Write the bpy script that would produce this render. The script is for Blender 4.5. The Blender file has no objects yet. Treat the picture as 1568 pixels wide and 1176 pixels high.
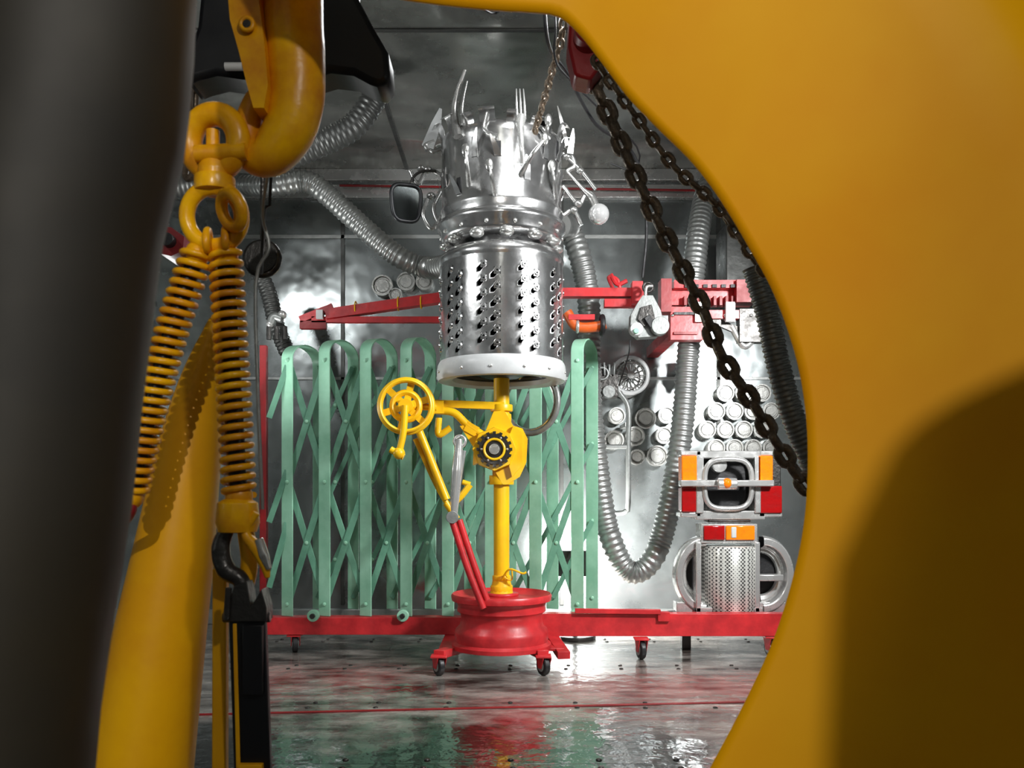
import bpy, bmesh, math, random
from mathutils import Vector, Matrix
random.seed(4)
F=1300.0; HV=750.0; CU=784.0; CH=0.71
def S(u,v,d): return Vector(((u-CU)/F*d, d, CH+(HV-v)/F*d))
def px(n,d): return n/F*d
Z=Vector((0,0,1)); X=Vector((1,0,0)); Y=Vector((0,1,0))
def lin(c):
    return tuple(((x/255)/12.92 if x/255<=0.04045 else ((x/255+0.055)/1.055)**2.4) for x in c)
# ------------------------------------------------------------ materials
def mat(name,col,rough=0.5,metal=0.0,var=0.25,scale=8,bump=0.1,bscale=None,col2=None,rvar=0.1,coat=0,emit=0,stretch=(1,1,1),spec=.5):
    m=bpy.data.materials.new(name); m.use_nodes=True
    nt=m.node_tree; N=nt.nodes; L=nt.links; b=N['Principled BSDF']
    c=lin(col); c2=lin(col2) if col2 else tuple(x*(1-var) for x in c)
    tc=N.new('ShaderNodeTexCoord'); mp=N.new('ShaderNodeMapping'); mp.inputs['Scale'].default_value=stretch
    L.new(tc.outputs['Object'],mp.inputs[0])
    no=N.new('ShaderNodeTexNoise'); no.inputs['Scale'].default_value=scale; no.inputs['Detail'].default_value=5; no.inputs['Roughness'].default_value=.6
    L.new(mp.outputs[0],no.inputs['Vector'])
    cr=N.new('ShaderNodeValToRGB'); cr.color_ramp.elements[0].position=.35; cr.color_ramp.elements[1].position=.65
    cr.color_ramp.elements[0].color=(*c2,1); cr.color_ramp.elements[1].color=(*c,1)
    L.new(no.outputs['Fac'],cr.inputs[0]); L.new(cr.outputs[0],b.inputs['Base Color'])
    mr=N.new('ShaderNodeMapRange'); mr.inputs['From Min'].default_value=.3; mr.inputs['From Max'].default_value=.7
    mr.inputs['To Min'].default_value=min(1,rough+rvar); mr.inputs['To Max'].default_value=max(0.02,rough-rvar)
    L.new(no.outputs['Fac'],mr.inputs['Value']); L.new(mr.outputs[0],b.inputs['Roughness'])
    b.inputs['Metallic'].default_value=metal
    b.inputs['Specular IOR Level'].default_value=spec
    b.inputs['Coat Weight'].default_value=coat
    if bump:
        n2=N.new('ShaderNodeTexNoise'); n2.inputs['Scale'].default_value=bscale or scale*4; n2.inputs['Detail'].default_value=3
        L.new(mp.outputs[0],n2.inputs['Vector'])
        bp=N.new('ShaderNodeBump'); bp.inputs['Strength'].default_value=bump; bp.inputs['Distance'].default_value=0.01
        L.new(n2.outputs['Fac'],bp.inputs['Height']); L.new(bp.outputs[0],b.inputs['Normal'])
    if emit:
        b.inputs['Emission Color'].default_value=(*c,1); b.inputs['Emission Strength'].default_value=emit
    return m
M={}
M['yel']=mat('yellow_paint',(250,202,24),.36,0,.2,6,.06,col2=(238,178,12))
M['must']=mat('mustard_paint',(238,176,10),.42,0,.2,5,.06,col2=(220,150,6),spec=.3)
M['yel2']=mat('yellow_paint_worn',(246,184,8),.34,0,.2,16,.12,40,col2=(208,130,5),spec=.4)
M['plate']=mat('amber_plate_paint',(240,176,0),.5,0,.1,1.6,.3,3,col2=(230,150,0),rvar=.05,spec=.16)
M['red']=mat('red_paint',(212,50,54),.38,0,.3,10,.08,col2=(168,28,34))
M['dred']=mat('dark_red_paint',(145,20,25),.45,0,.3,10,.08)
M['green']=mat('mint_green_paint',(160,212,184),.42,0,.2,9,0,col2=(134,190,160))
M['green2']=mat('mint_green_lattice',(112,166,140),.45,0,.2,9,0,col2=(85,138,114))
M['steel']=mat('polished_steel',(225,225,222),.26,.85,.2,14,.08,30)
M['chrome']=mat('bright_chrome',(230,230,228),.24,.7,.15,20,.04,40)
M['cutl']=mat('dull_cutlery_steel',(190,190,188),.27,.85,.2,20,.05,40)
M['drum']=mat('drum_steel',(228,228,228),.22,.95,.25,9,.13,14)
M['galv']=mat('galvanised_duct',(185,187,185),.38,.75,.3,12,.1)
M['mgalv']=mat('weathered_duct',(135,137,134),.42,.6,.3,12,.1)
M['dgalv']=mat('dull_duct',(95,96,94),.45,.7,.3,12,.1)
M['dark']=mat('dark_rubber',(26,26,28),.5,0,.3,12,.2)
M['chain']=mat('oily_chain_steel',(128,112,94),.35,.35,.5,40,.3)
M['dmetal']=mat('dark_metal',(78,76,74),.35,.7,.4,20,.2)
M['white']=mat('white_enamel',(200,202,202),.35,0,.15,12,.05)
M['grey']=mat('grey_cast_metal',(150,153,151),.4,.4,.3,20,.1)
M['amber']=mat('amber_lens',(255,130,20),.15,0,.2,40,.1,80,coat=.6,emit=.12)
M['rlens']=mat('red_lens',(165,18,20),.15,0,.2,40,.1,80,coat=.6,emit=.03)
M['black']=mat('black_plastic',(14,15,20),.42,0,.3,6,.05)
M['pillar']=mat('painted_dark_column',(46,39,24),.6,.1,.3,3,.05,col2=(26,23,17))
M['mirror']=mat('mirror_glass',(90,95,95),.08,.9,.1,3,.02)
M['glass']=mat('lamp_glass',(240,240,240),.08,.6,.1,6,.05)
M['jar']=mat('tin_can_metal',(185,185,181),.3,.7,.3,30,.05)
M['orange']=mat('orange_pipe_paint',(215,95,35),.4,0,.3,10,.1)
M['blocker']=mat('blocker_cloth',(60,66,56),.8,0,.2,5,.2)  # cloth for the added shadow blocker behind the camera
def meshmat():
    m=mat('expanded_mesh',(190,190,185),.35,.3,.1,20,0)
    nt=m.node_tree;N=nt.nodes;L=nt.links;b=N['Principled BSDF']
    tc=N.new('ShaderNodeTexCoord'); v=N.new('ShaderNodeTexVoronoi'); v.inputs['Scale'].default_value=85; v.inputs['Randomness'].default_value=0.02
    mp=N.new('ShaderNodeMapping'); mp.inputs['Rotation'].default_value=(0,.785,0); L.new(tc.outputs['Object'],mp.inputs[0])
    L.new(mp.outputs[0],v.inputs['Vector'])
    cr=N.new('ShaderNodeValToRGB'); cr.color_ramp.elements[0].position=.35; cr.color_ramp.elements[0].color=(.06,.06,.06,1)
    cr.color_ramp.elements[1].position=.5; cr.color_ramp.elements[1].color=(.62,.62,.58,1)
    L.new(v.outputs['Distance'],cr.inputs[0]); L.new(cr.outputs[0],b.inputs['Base Color'])
    return m
M['mesh']=meshmat()
# ------------------------------------------------------------ builder
def catmull(pts,step):
    pts=[Vector(p) for p in pts]
    if len(pts)==2: 
        n=max(1,int((pts[1]-pts[0]).length/step)); return [pts[0].lerp(pts[1],i/n) for i in range(n+1)]
    P=[pts[0]*2-pts[1]]+pts+[pts[-1]*2-pts[-2]]
    out=[]
    for i in range(1,len(P)-2):
        a,b,c,d=P[i-1:i+3]; n=max(1,int(round((c-b).length/step)))
        for k in range(n):
            t=k/n
            out.append(0.5*((2*b)+(c-a)*t+(2*a-5*b+4*c-d)*t*t+(3*b-a-3*c+d)*t**3))
    out.append(P[-2]); return out
class B:
    def __init__(s,name,bevel=0,sharp=38): s.name=name; s.bm=bmesh.new(); s.mats=[]; s.bevel=bevel; s.sharp=sharp
    def mi(s,k):
        if k not in s.mats: s.mats.append(k)
        return s.mats.index(k)
    def face(s,vs,mi):
        try: f=s.bm.faces.new(vs); f.material_index=mi; return f
        except ValueError: return None
    def rings(s,rs,mi,closed=False,caps=True,wrap=True):
        n=len(rs[0]); m=len(rs)
        for i in range(m if closed else m-1):
            a=rs[i]; b=rs[(i+1)%m]
            for j in range(n if wrap else n-1):
                s.face([a[j],a[(j+1)%n],b[(j+1)%n],b[j]],mi)
        if caps and not closed:
            s.face(list(reversed(rs[0])),mi); s.face(rs[-1],mi)
    def sweep(s,pts,rad,k,n=12,closed=False,normal=None,caps=True,sec=None):
        pts=[Vector(p) for p in pts]; m=len(pts); mi=s.mi(k)
        if not isinstance(rad,(list,tuple)): rad=[rad]*m
        if len(rad)!=m:
            R=rad; rad=[]
            for i in range(m):
                t=i/(m-1)*(len(R)-1); a=min(int(t),len(R)-2); rad.append(R[a]+(R[a+1]-R[a])*(t-a))
        prev=None; rs=[]
        for i in range(m):
            if closed: t=pts[(i+1)%m]-pts[i-1]
            else: t=pts[min(i+1,m-1)]-pts[max(i-1,0)]
            t.normalize()
            if normal is not None: a=Vector(normal).normalized()
            elif prev is None:
                a=t.orthogonal().normalized() if abs(t.z)>.9 else t.cross(Z).normalized()
            else: a=(prev-t*prev.dot(t)).normalized()
            prev=a; b=t.cross(a).normalized()
            if sec: rs.append([s.bm.verts.new(pts[i]+a*x*rad[i]+b*y*rad[i]) for x,y in sec])
            else: rs.append([s.bm.verts.new(pts[i]+(a*math.cos(2*math.pi*j/n)+b*math.sin(2*math.pi*j/n))*rad[i]) for j in range(n)])
        s.rings(rs,mi,closed,caps)
    def tube(s,pts,rad,k,n=14,step=None,**kw):
        pts=[Vector(p) for p in pts]
        if len(pts)>2 or isinstance(rad,(list,tuple)):
            L=sum((pts[i+1]-pts[i]).length for i in range(len(pts)-1)); st=step or L/40
            if isinstance(rad,(list,tuple)) and len(rad)==len(pts):
                cp=[]; rr=[]
                P=[pts[0]*2-pts[1]]+pts+[pts[-1]*2-pts[-2]]
                for i in range(1,len(P)-2):
                    a,b,c,d=P[i-1:i+3]; nn=max(2,int(round((c-b).length/st)))
                    for q in range(nn):
                        t=q/nn; cp.append(0.5*((2*b)+(c-a)*t+(2*a-5*b+4*c-d)*t*t+(3*b-a-3*c+d)*t**3))
                        rr.append(rad[i-1]*(1-t)+rad[i]*t)
                cp.append(P[-2]); rr.append(rad[-1]); s.sweep(cp,rr,k,n,**kw); return
            pts=catmull(pts,st)
        s.sweep(pts,rad,k,n,**kw)
    def hose(s,pts,r,pitch,k,amp=.12,n=18):
        P=catmull(pts,pitch/4); pat=[1,1-amp*.5,1-amp,1-amp*.5]
        s.sweep(P,[r*pat[i%4] for i in range(len(P))],k,n)
    def beam(s,p,q,w,h,k,side=None):
        p=Vector(p);q=Vector(q);t=(q-p).normalized()
        a=Vector(side) if side is not None else (Y.cross(t) if abs(t.y)<.9 else X)
        a=(a-t*a.dot(t)).normalized()
        s.sweep([p,q],1,k,normal=a,sec=[(-w/2,-h/2),(w/2,-h/2),(w/2,h/2),(-w/2,h/2)])
    def ribbon(s,pts,w,h,k,side):
        s.sweep(pts,1,k,normal=side,sec=[(-w/2,-h/2),(w/2,-h/2),(w/2,h/2),(-w/2,h/2)])
    def box(s,c,sz,k,rot=None):
        R=rot or Matrix.Identity(3); c=Vector(c); mi=s.mi(k)
        v=[s.bm.verts.new(c+R@Vector((x*sz[0]/2,y*sz[1]/2,z*sz[2]/2))) for x in(-1,1) for y in(-1,1) for z in(-1,1)]
        for f in [(0,1,3,2),(4,6,7,5),(0,4,5,1),(2,3,7,6),(0,2,6,4),(1,5,7,3)]: s.face([v[i] for i in f],mi)
    def lathe(s,prof,c,axis,k,n=32,closed=False,caps=False):
        axis=Vector(axis).normalized(); a=axis.orthogonal().normalized(); b=axis.cross(a); c=Vector(c)
        rs=[[s.bm.verts.new(c+axis*z+(a*math.cos(2*math.pi*j/n)+b*math.sin(2*math.pi*j/n))*max(r,1e-4)) for j in range(n)] for r,z in prof]
        s.rings(rs,s.mi(k),closed,caps)
    def disc(s,c,axis,r,h,k,n=32):
        s.lathe([(0,-h/2),(r*.97,-h/2),(r,-h/2*.7),(r,h/2*.7),(r*.97,h/2),(0,h/2)],c,axis,k,n)
    def torus(s,c,R,r,normal,k,n=32,m=10,sx=1,sy=1,e1=None):
        normal=Vector(normal).normalized(); a=(Vector(e1) if e1 is not None else normal.orthogonal()); a=(a-normal*a.dot(normal)).normalized(); b=normal.cross(a)
        c=Vector(c); s.sweep([c+a*R*sx*math.cos(2*math.pi*i/n)+b*R*sy*math.sin(2*math.pi*i/n) for i in range(n)],r,k,m,closed=True,normal=normal)
    def ball(s,c,r,k,sc=(1,1,1),n=20):
        mi=s.mi(k); m=max(4,n//2); c=Vector(c); rs=[]
        for i in range(m+1):
            ph=math.pi*i/m; rs.append([s.bm.verts.new(c+Vector((sc[0]*r*max(.002,math.sin(ph))*math.cos(2*math.pi*j/n),sc[1]*r*max(.002,math.sin(ph))*math.sin(2*math.pi*j/n),sc[2]*r*math.cos(ph)))) for j in range(n)])
        s.rings(rs,mi,caps=False)
    def poly(s,pts,th,k,normal=Y):
        mi=s.mi(k); n=Vector(normal).normalized()*th
        a=[s.bm.verts.new(Vector(p)) for p in pts]; b=[s.bm.verts.new(Vector(p)+n) for p in pts]
        s.face(a,mi); s.face(list(reversed(b)),mi)
        for i in range(len(a)): j=(i+1)%len(a); s.face([a[j],a[i],b[i],b[j]],mi)
    def chain(s,pts,L,W,r,k,n=8,ang0=0.25):
        P=catmull(pts,.004); acc=[0]
        for i in range(1,len(P)): acc.append(acc[-1]+(P[i]-P[i-1]).length)
        pitch=L-2*r*1.05; d=0; i=0; idx=0; b=W/2-r; a=(L-W)/2
        while d<acc[-1]:
            while i<len(acc)-2 and acc[i+1]<d: i+=1
            c=P[i]; t=(P[min(i+2,len(P)-1)]-P[max(i-2,0)]).normalized()
            e=t.cross(Y).normalized(); g=t.cross(e).normalized()
            ang=ang0+(math.pi/2 if idx%2 else 0)+random.uniform(-.25,.25)
            w=e*math.cos(ang)+g*math.sin(ang); nn=t.cross(w)
            lp=[]
            for q in range(7): th=-math.pi/2+math.pi*q/6; lp.append(c+t*(a+b*math.cos(th))+w*b*math.sin(th))
            for q in range(7): th=math.pi/2+math.pi*q/6; lp.append(c+t*(-a+b*math.cos(th))+w*b*math.sin(th))
            s.sweep(lp,r,k,n,closed=True,normal=nn)
            d+=pitch; idx+=1
    def perf(s,c,R,z0,z1,nt,nz,fn,k,hs=(.32,.34),push=.003,inn=.62):
        mi=s.mi(k); c=Vector(c)
        def p(th,z,r=R): return c+Vector((math.cos(th)*r,math.sin(th)*r,z))
        G=[[s.bm.verts.new(p(2*math.pi*i/nt,z0+(z1-z0)*j/nz)) for i in range(nt)] for j in range(nz+1)]
        for j in range(nz):
            for i in range(nt):
                a,b,cc,d=G[j][i],G[j][(i+1)%nt],G[j+1][(i+1)%nt],G[j+1][i]
                if not fn(i,j): s.face([a,b,cc,d],mi); continue
                cen=(a.co+b.co+cc.co+d.co)/4; ex=(b.co-a.co); ez=(d.co-a.co); nr=Vector((cen.x-c.x,cen.y-c.y,0)).normalized()
                def ring(f,pu): return [s.bm.verts.new(cen+ex*hs[0]*f*math.cos(q)+ez*hs[1]*f*math.sin(q)+nr*pu) for q in [math.radians(-135+45*w) for w in range(8)]]
                r1=ring(1.25,0); r2=ring(1.0,push); r3=ring(inn,push); r4=ring(inn*.9,-.006)
                mids=[s.bm.verts.new((a.co+b.co)/2),s.bm.verts.new((b.co+cc.co)/2),s.bm.verts.new((cc.co+d.co)/2),s.bm.verts.new((d.co+a.co)/2)]
                ot=[a,mids[0],b,mids[1],cc,mids[2],d,mids[3]]
                for A,Bq in ((ot,r1),(r1,r2),(r2,r3),(r3,r4)):
                    for q in range(8): s.face([A[q],A[(q+1)%8],Bq[(q+1)%8],Bq[q]],mi)
    def done(s):
        bm=s.bm; bmesh.ops.recalc_face_normals(bm,faces=bm.faces)
        me=bpy.data.meshes.new(s.name); 
        xs=[v.co.copy() for v in bm.verts]
        lo=Vector([min(v[i] for v in xs) for i in range(3)]); hi=Vector([max(v[i] for v in xs) for i in range(3)]); c=(lo+hi)/2
        for v in bm.verts: v.co-=c
        for f in bm.faces: f.smooth=True
        bm.to_mesh(me); bm.free()
        for k in s.mats: me.materials.append(M[k])
        me.set_sharp_from_angle(angle=math.radians(s.sharp))
        o=bpy.data.objects.new(s.name,me); o.location=c; bpy.context.scene.collection.objects.link(o)
        if s.bevel:
            md=o.modifiers.new('bevel','BEVEL'); md.width=s.bevel; md.segments=2; md.limit_method='ANGLE'; md.angle_limit=math.radians(40)
        return o
# ------------------------------------------------------------ room
XL,XR,YB,YF,H=-2.4,2.4,-1.9,4.5,2.39
def wallmat(name,col,col2,rough,bs,bstr,metal,st=(1,1,1)):
    m=mat(name,col,rough,metal,.2,3.5,bstr,bs,col2=col2,rvar=.14,stretch=st)
    for n in m.node_tree.nodes:
        if n.type=='BUMP': n.inputs['Distance'].default_value=.06
    return m
M['wall']=wallmat('stainless_wall',(184,190,190),(122,127,127),.22,2.2,.27,.82)
M['ceil']=wallmat('stainless_ceiling',(184,185,180),(122,124,120),.22,1.5,.5,.7)
def floor_mat():
    m=bpy.data.materials.new('wet_metal_plank_floor'); m.use_nodes=True; nt=m.node_tree;N=nt.nodes;L=nt.links;b=N['Principled BSDF']
    tc=N.new('ShaderNodeTexCoord')
    mp=N.new('ShaderNodeMapping'); mp.inputs['Scale'].default_value=(1.6,4,1); L.new(tc.outputs['Object'],mp.inputs[0])
    n1=N.new('ShaderNodeTexNoise'); n1.inputs['Scale'].default_value=2.4; n1.inputs['Detail'].default_value=9; n1.inputs['Roughness'].default_value=.7; L.new(mp.outputs[0],n1.inputs['Vector'])
    cr=N.new('ShaderNodeValToRGB'); cr.color_ramp.elements[0].position=.38; cr.color_ramp.elements[0].color=(*lin((52,46,41)),1)
    cr.color_ramp.elements[1].position=.62; cr.color_ramp.elements[1].color=(*lin((184,176,168)),1); L.new(n1.outputs['Fac'],cr.inputs[0])
    n2=N.new('ShaderNodeTexNoise'); n2.inputs['Scale'].default_value=2.6; n2.inputs['Detail'].default_value=6; L.new(tc.outputs['Object'],n2.inputs['Vector'])
    sx=N.new('ShaderNodeSeparateXYZ'); L.new(tc.outputs['Object'],sx.inputs[0])
    mr=N.new('ShaderNodeMapRange'); mr.inputs['From Min'].default_value=.9; mr.inputs['From Max'].default_value=1.6; L.new(sx.outputs['Y'],mr.inputs['Value'])
    sb=N.new('ShaderNodeMath'); sb.operation='MULTIPLY_ADD'; sb.inputs[1].default_value=3.0; sb.inputs[2].default_value=-1.55; L.new(n2.outputs['Fac'],sb.inputs[0])
    ad=N.new('ShaderNodeMath'); ad.operation='ADD'; ad.use_clamp=True; L.new(mr.outputs[0],ad.inputs[0]); L.new(sb.outputs[0],ad.inputs[1])
    mask=N.new('ShaderNodeMapRange'); mask.inputs['From Min'].default_value=.35; mask.inputs['From Max'].default_value=.6; L.new(ad.outputs[0],mask.inputs['Value'])
    mx=N.new('ShaderNodeMix'); mx.data_type='RGBA'; mx.inputs['A'].default_value=(*lin((36,34,30)),1); L.new(mask.outputs[0],mx.inputs['Factor']); L.new(cr.outputs[0],mx.inputs['B']); L.new(mx.outputs['Result'],b.inputs['Base Color'])
    r=N.new('ShaderNodeMapRange'); r.inputs['To Min'].default_value=.04; r.inputs['To Max'].default_value=.24; L.new(mask.outputs[0],r.inputs['Value']); L.new(r.outputs[0],b.inputs['Roughness'])
    me=N.new('ShaderNodeMapRange'); me.inputs['To Min'].default_value=.1; me.inputs['To Max'].default_value=.35; L.new(mask.outputs[0],me.inputs['Value']); L.new(me.outputs[0],b.inputs['Metallic'])
    cw=N.new('ShaderNodeMapRange'); cw.inputs['To Min'].default_value=1; cw.inputs['To Max'].default_value=.45; L.new(mask.outputs[0],cw.inputs['Value']); L.new(cw.outputs[0],b.inputs['Coat Weight'])
    b.inputs['Specular IOR Level'].default_value=.9; b.inputs['Coat Roughness'].default_value=.04; b.inputs['Coat IOR'].default_value=1.75
    n3=N.new('ShaderNodeTexNoise'); n3.inputs['Scale'].default_value=12; n3.inputs['Detail'].default_value=3
    L.new(tc.outputs['Object'],n3.inputs['Vector'])
    bp=N.new('ShaderNodeBump'); bp.inputs['Strength'].default_value=.42; bp.inputs['Distance'].default_value=.012; L.new(n3.outputs['Fac'],bp.inputs['Height'])
    bp2=N.new('ShaderNodeBump'); bp2.inputs['Strength'].default_value=.3; bp2.inputs['Distance'].default_value=.006; L.new(n1.outputs['Fac'],bp2.inputs['Height']); L.new(bp.outputs[0],bp2.inputs['Normal'])
    L.new(bp2.outputs[0],b.inputs['Normal']); L.new(bp.outputs[0],b.inputs['Coat Normal'])
    return m
M['floor']=floor_mat()
def slab(name,lo,hi,k):
    b=B(name); lo=Vector(lo);hi=Vector(hi); b.box((lo+hi)/2,hi-lo,k); return b.done()
slab('ceiling',(XL-.1,YB-.1,H),(XR+.1,YF+.1,H+.1),'ceil')
slab('wall_back',(XL,YF,0),(XR,YF+.1,H),'wall')
slab('wall_front',(XL,YB-.1,0),(XR,YB,H),'wall')
slab('wall_left',(XL-.1,YB-.1,0),(XL,YF+.1,H),'wall')
slab('wall_right',(XR,YB-.1,0),(XR+.1,YF+.1,H),'wall')
b=B('floor',bevel=.001)
y=YB-.1
while y<YF+.1:
    b.box(((XL+XR)/2,y+.2995,-.05),(XR-XL+.2,.599,.1),'floor')
    if y>1.0:
        xx=-2.2
        while xx<2.3: 
            for o_ in (.03,.565): b.ball((xx+random.uniform(-.01,.01),y+o_,0.001),.009,'dmetal',(1,1,.35),8)
            xx+=.22
    y+=.6
b.box(((XL+XR)/2,(YB+YF)/2,-.06),(XR-XL+.2,YF-YB+.2,.09),'dark')
b.done()
b=B('floor_edge_strip',bevel=.001); b.beam((-1.6,2.62,.002),(1.3,2.88,.002),.004,.014,'dred',side=Z); b.done()
b=B('trim_1',bevel=.003); b.box((0,YF-.03,H-.03),(XR-XL,.06,.06),'chrome'); b.box((0,YF-.02,H-.11),(XR-XL,.04,.07),'chrome'); b.done()
b=B('trim_2',bevel=.001)
for u in (525,860,1100): b.box((S(u,0,4.5).x,YF-.004,1.2),(.02,.006,2.2),'dgalv')
b.box((0,YF-.004,2.05),(XR-XL,.006,.02),'galv'); b.box((0,YF-.004,1.3),(XR-XL,.006,.015),'galv')
b.done()
b=B('trim_3',bevel=.001)
for x in (-.55,1.0): b.box((x,1.3,H-.003),(.02,6.3,.006),'dgalv')
b.box((0,3.1,H-.003),(4.7,.02,.005),'dgalv')
b.done()
b=B('baseboard_back',bevel=.004); b.box((0,YF-.012,.04),(XR-XL,.022,.08),'galv'); b.done()
b=B('ceiling_pipe'); b.tube([S(520,284,4.42),S(1100,292,4.42)],.006,'dred',8); b.done()

# ------------------------------------------------------------ foreground amber plate with big round cut-out
edge=[(430,-60),(520,-26),(600,-4),(680,8),(760,16),(822,20),(856,26),(888,54),(924,100),(962,150),(1010,200),(1062,252),(1105,310),(1150,385),(1180,440),(1204,500),(1224,570),(1235,650),(1236,740),(1228,820),(1210,900),(1184,980),(1148,1060),(1104,1145),(1056,1230),(990,1320),(900,1400),(780,1440)]
E=catmull([Vector((u,v,0)) for u,v in edge],14)
b=B('yellow_steel_plate',sharp=50); mi=b.mi('plate'); rs=[]
ks=[0,.03,.07,.13,.2,.3,.42,.56,.75,.95,1.2]
C0=Vector((700,640,0))
def dep(k): return .80-.10*min(1,k)
for k in ks:
    row=[]
    for p in E:
        q=C0+(p-C0)*(1+k)
        w=S(q.x,q.y,dep(k)); w.z=max(.0,min(H-.002,w.z)); row.append(b.bm.verts.new(w))
    rs.append(row)
b.rings(rs,mi,caps=False,wrap=False)
o=b.done(); md=o.modifiers.new('s','SOLIDIFY'); md.thickness=.006; md.offset=0

b=B('dark_column')
pts=[];r0=.052
for u,v in [(300,-700),(292,-60),(272,200),(240,330),(205,600),(188,760),(150,1000),(128,1200),(100,1700),(70,3050)]:
    p=S(u,v,.42); p.x-=r0; p.z=max(0,p.z); pts.append(p)
pts.insert(0,Vector((pts[0].x,.42,H)))
b.tube(pts,r0,'pillar',32,step=.03); b.done()
d=1.0; b=B('yellow_boom_arm')
cp=[(327,488,6),(323,515,15),(306,590,32),(290,690,48),(266,850,61),(241,1000,71),(215,1176,80),(185,1400,86),(160,1672,90)]
b.tube([S(u,v,d+.03) for u,v,r in cp],[px(r,d) for u,v,r in cp],'must',36,step=.015); b.done()
d=.9; b=B('crane_hook',sharp=60)
cp=[(446,-1100,30),(450,-300,40),(449,0,45),(452,80,45),(453,150,43),(442,200,39),(416,234,34),(392,240,28),(378,222,24),(381,185,20),(391,150,15),(394,140,8)]
b.tube([S(u,v,d) for u,v,r in cp],[px(r,d) for u,v,r in cp],'yel2',32,step=.006)
b.poly([S(u,v,d-.034) for u,v in [(346,-40),(352,30),(366,80),(378,130),(388,165),(404,165),(410,130),(404,60),(396,0),(394,-40)]],.03,'yel2')
b.torus(S(378,37,d-.038),px(9,d),px(3.5,d),Y,'yel2',20,8)
b.disc(S(378,37,d-.036),Y,px(8,d),.006,'dmetal')
b.done()
b=B('swivel_shackle',sharp=60)
b.torus(S(328,218,d-.01),px(41,d),px(18,d),(.25,1,.1),'yel2',36,16)
b.tube([S(326,200,d-.01),S(326,262,d-.01)],px(10,d),'yel2')
b.tube([S(378,232,d-.02),S(300,236,d-.02)],px(13,d),'yel2')
b.tube([S(330,235,d-.01),S(329,262,d-.01),S(329,292,d-.01)],[px(20,d),px(25,d),px(23,d)],'yel2',20)
b.disc(S(329,283,d-.01),Z,px(30,d),px(22,d),'yel2')
b.torus(S(328,332,d-.01),px(43,d),px(12,d),(.1,1,.15),'yel2',36,14)
b.torus(S(355,322,d-.03),px(24,d),px(9,d),(.5,.6,.3),'yel2',28,12)
b.torus(S(318,368,d-.01),px(13,d),px(6,d),(1,.2,0),'yel2',24,10,sx=1.4)
b.torus(S(345,366,d-.01),px(13,d),px(6,d),(1,.3,0),'yel2',24,10,sx=1.4)
b.done()
def spring(path,rc,rw,pitch,nm,k='yel2'):
    b=B(nm,sharp=80); P=catmull(path,.002); out=[]
    a=X.copy(); per=14; acc=[0]
    for i in range(1,len(P)): acc.append(acc[-1]+(P[i]-P[i-1]).length)
    tot=acc[-1]; n=int(tot/pitch*per); i=0
    for q in range(n):
        s_=q/n*tot
        while i<len(acc)-2 and acc[i+1]<s_: i+=1
        t=(P[min(i+1,len(P)-1)]-P[max(i-1,0)]).normalized(); a=(a-t*a.dot(t)).normalized(); bb=t.cross(a); th=2*math.pi*q/per
        f=(s_-acc[i])/max(1e-9,acc[i+1]-acc[i]); c=P[i].lerp(P[i+1],min(1,f)) if i+1<len(P) else P[i]
        out.append(c+(a*math.cos(th)+bb*math.sin(th))*rc)
    b.sweep(out,rw,k,8); b.sweep(P[::4],rc*.6,'black',12)
    b.ball(P[0],rc*.9,k); b.ball(P[-1],rc*.95,k)
    return b
b=spring([S(u,v,d) for u,v in [(303,388),(288,430),(262,510),(240,590),(218,680),(200,760)]],px(21,d),px(5.2,d),px(15.5,d),'coil_spring'); b.tube([S(200,758,d),S(194,790,d),S(150,830,d+.06)],px(10,d),'dred'); b.done()
b=spring([S(u,v,d) for u,v in [(345,388),(349,450),(354,540),(360,640),(366,760)]],px(22,d),px(5.2,d),px(15.5,d),'coil_spring'); b.done()
b=B('ratchet_strap',bevel=.0015,sharp=45)
b.lathe([(0,-px(15,d)),(px(28,d),-px(15,d)),(px(33,d),0),(px(30,d),px(30,d)),(px(20,d),px(36,d)),(0,px(36,d))],S(364,800,d),Z,'yel2')
b.tube([S(u,v,d) for u,v in [(352,800),(338,838),(346,872),(368,888),(376,920)]],[px(r,d) for r in (10,14,15,13,12)],'dmetal',14)
b.tube([S(u,v,d-.01) for u,v in [(393,785),(376,815),(392,838),(404,860),(410,885)]],[px(r,d) for r in (6,7,11,9,4)],'yel2',12)
b.tube([S(u,v,d-.014) for u,v in [(396,825),(404,850),(412,872)]],[px(r,d) for r in (7,8,4)],'steel',12)
b.tube([S(u,v,d+.012) for u,v in [(376,810),(382,860),(376,900)]],px(13,d),'must',12)
b.poly([S(u,v,d-.012) for u,v in [(358,898),(378,890),(384,930),(400,902),(408,930),(408,952),(350,952),(348,930)]],.024,'dmetal')
b.tube([S(342,945,d-.002),S(414,945,d-.002)],px(8,d),'dmetal')
b.tube([S(350,900,d-.014),S(347,950,d-.014)],px(5,d),'dmetal')
b.poly([S(350,950,d-.008),S(406,950,d-.008),S(414,1176,d-.008),S(418,1400,d-.008),S(364,1400,d-.008),S(358,1176,d-.008)],.008,'black')
b.poly([S(356,955,d-.010),S(362,955,d-.010),S(371,1300,d-.010),S(364,1300,d-.010)],.002,'must')
b.box(S(388,1010,d-.012),(px(30,d),.008,px(105,d)),'black')
b.box(S(384,1210,d-.012),(px(36,d),.008,px(80,d)),'must')
b.done()
b=B('yellow_flat_bar',bevel=.002); b.beam(S(338,870,d+.03),S(336,1700,d+.03),px(22,d),.012,'must'); b.done()
d=1.3; b=B('rubber_bumper',bevel=.012,sharp=50)
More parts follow.
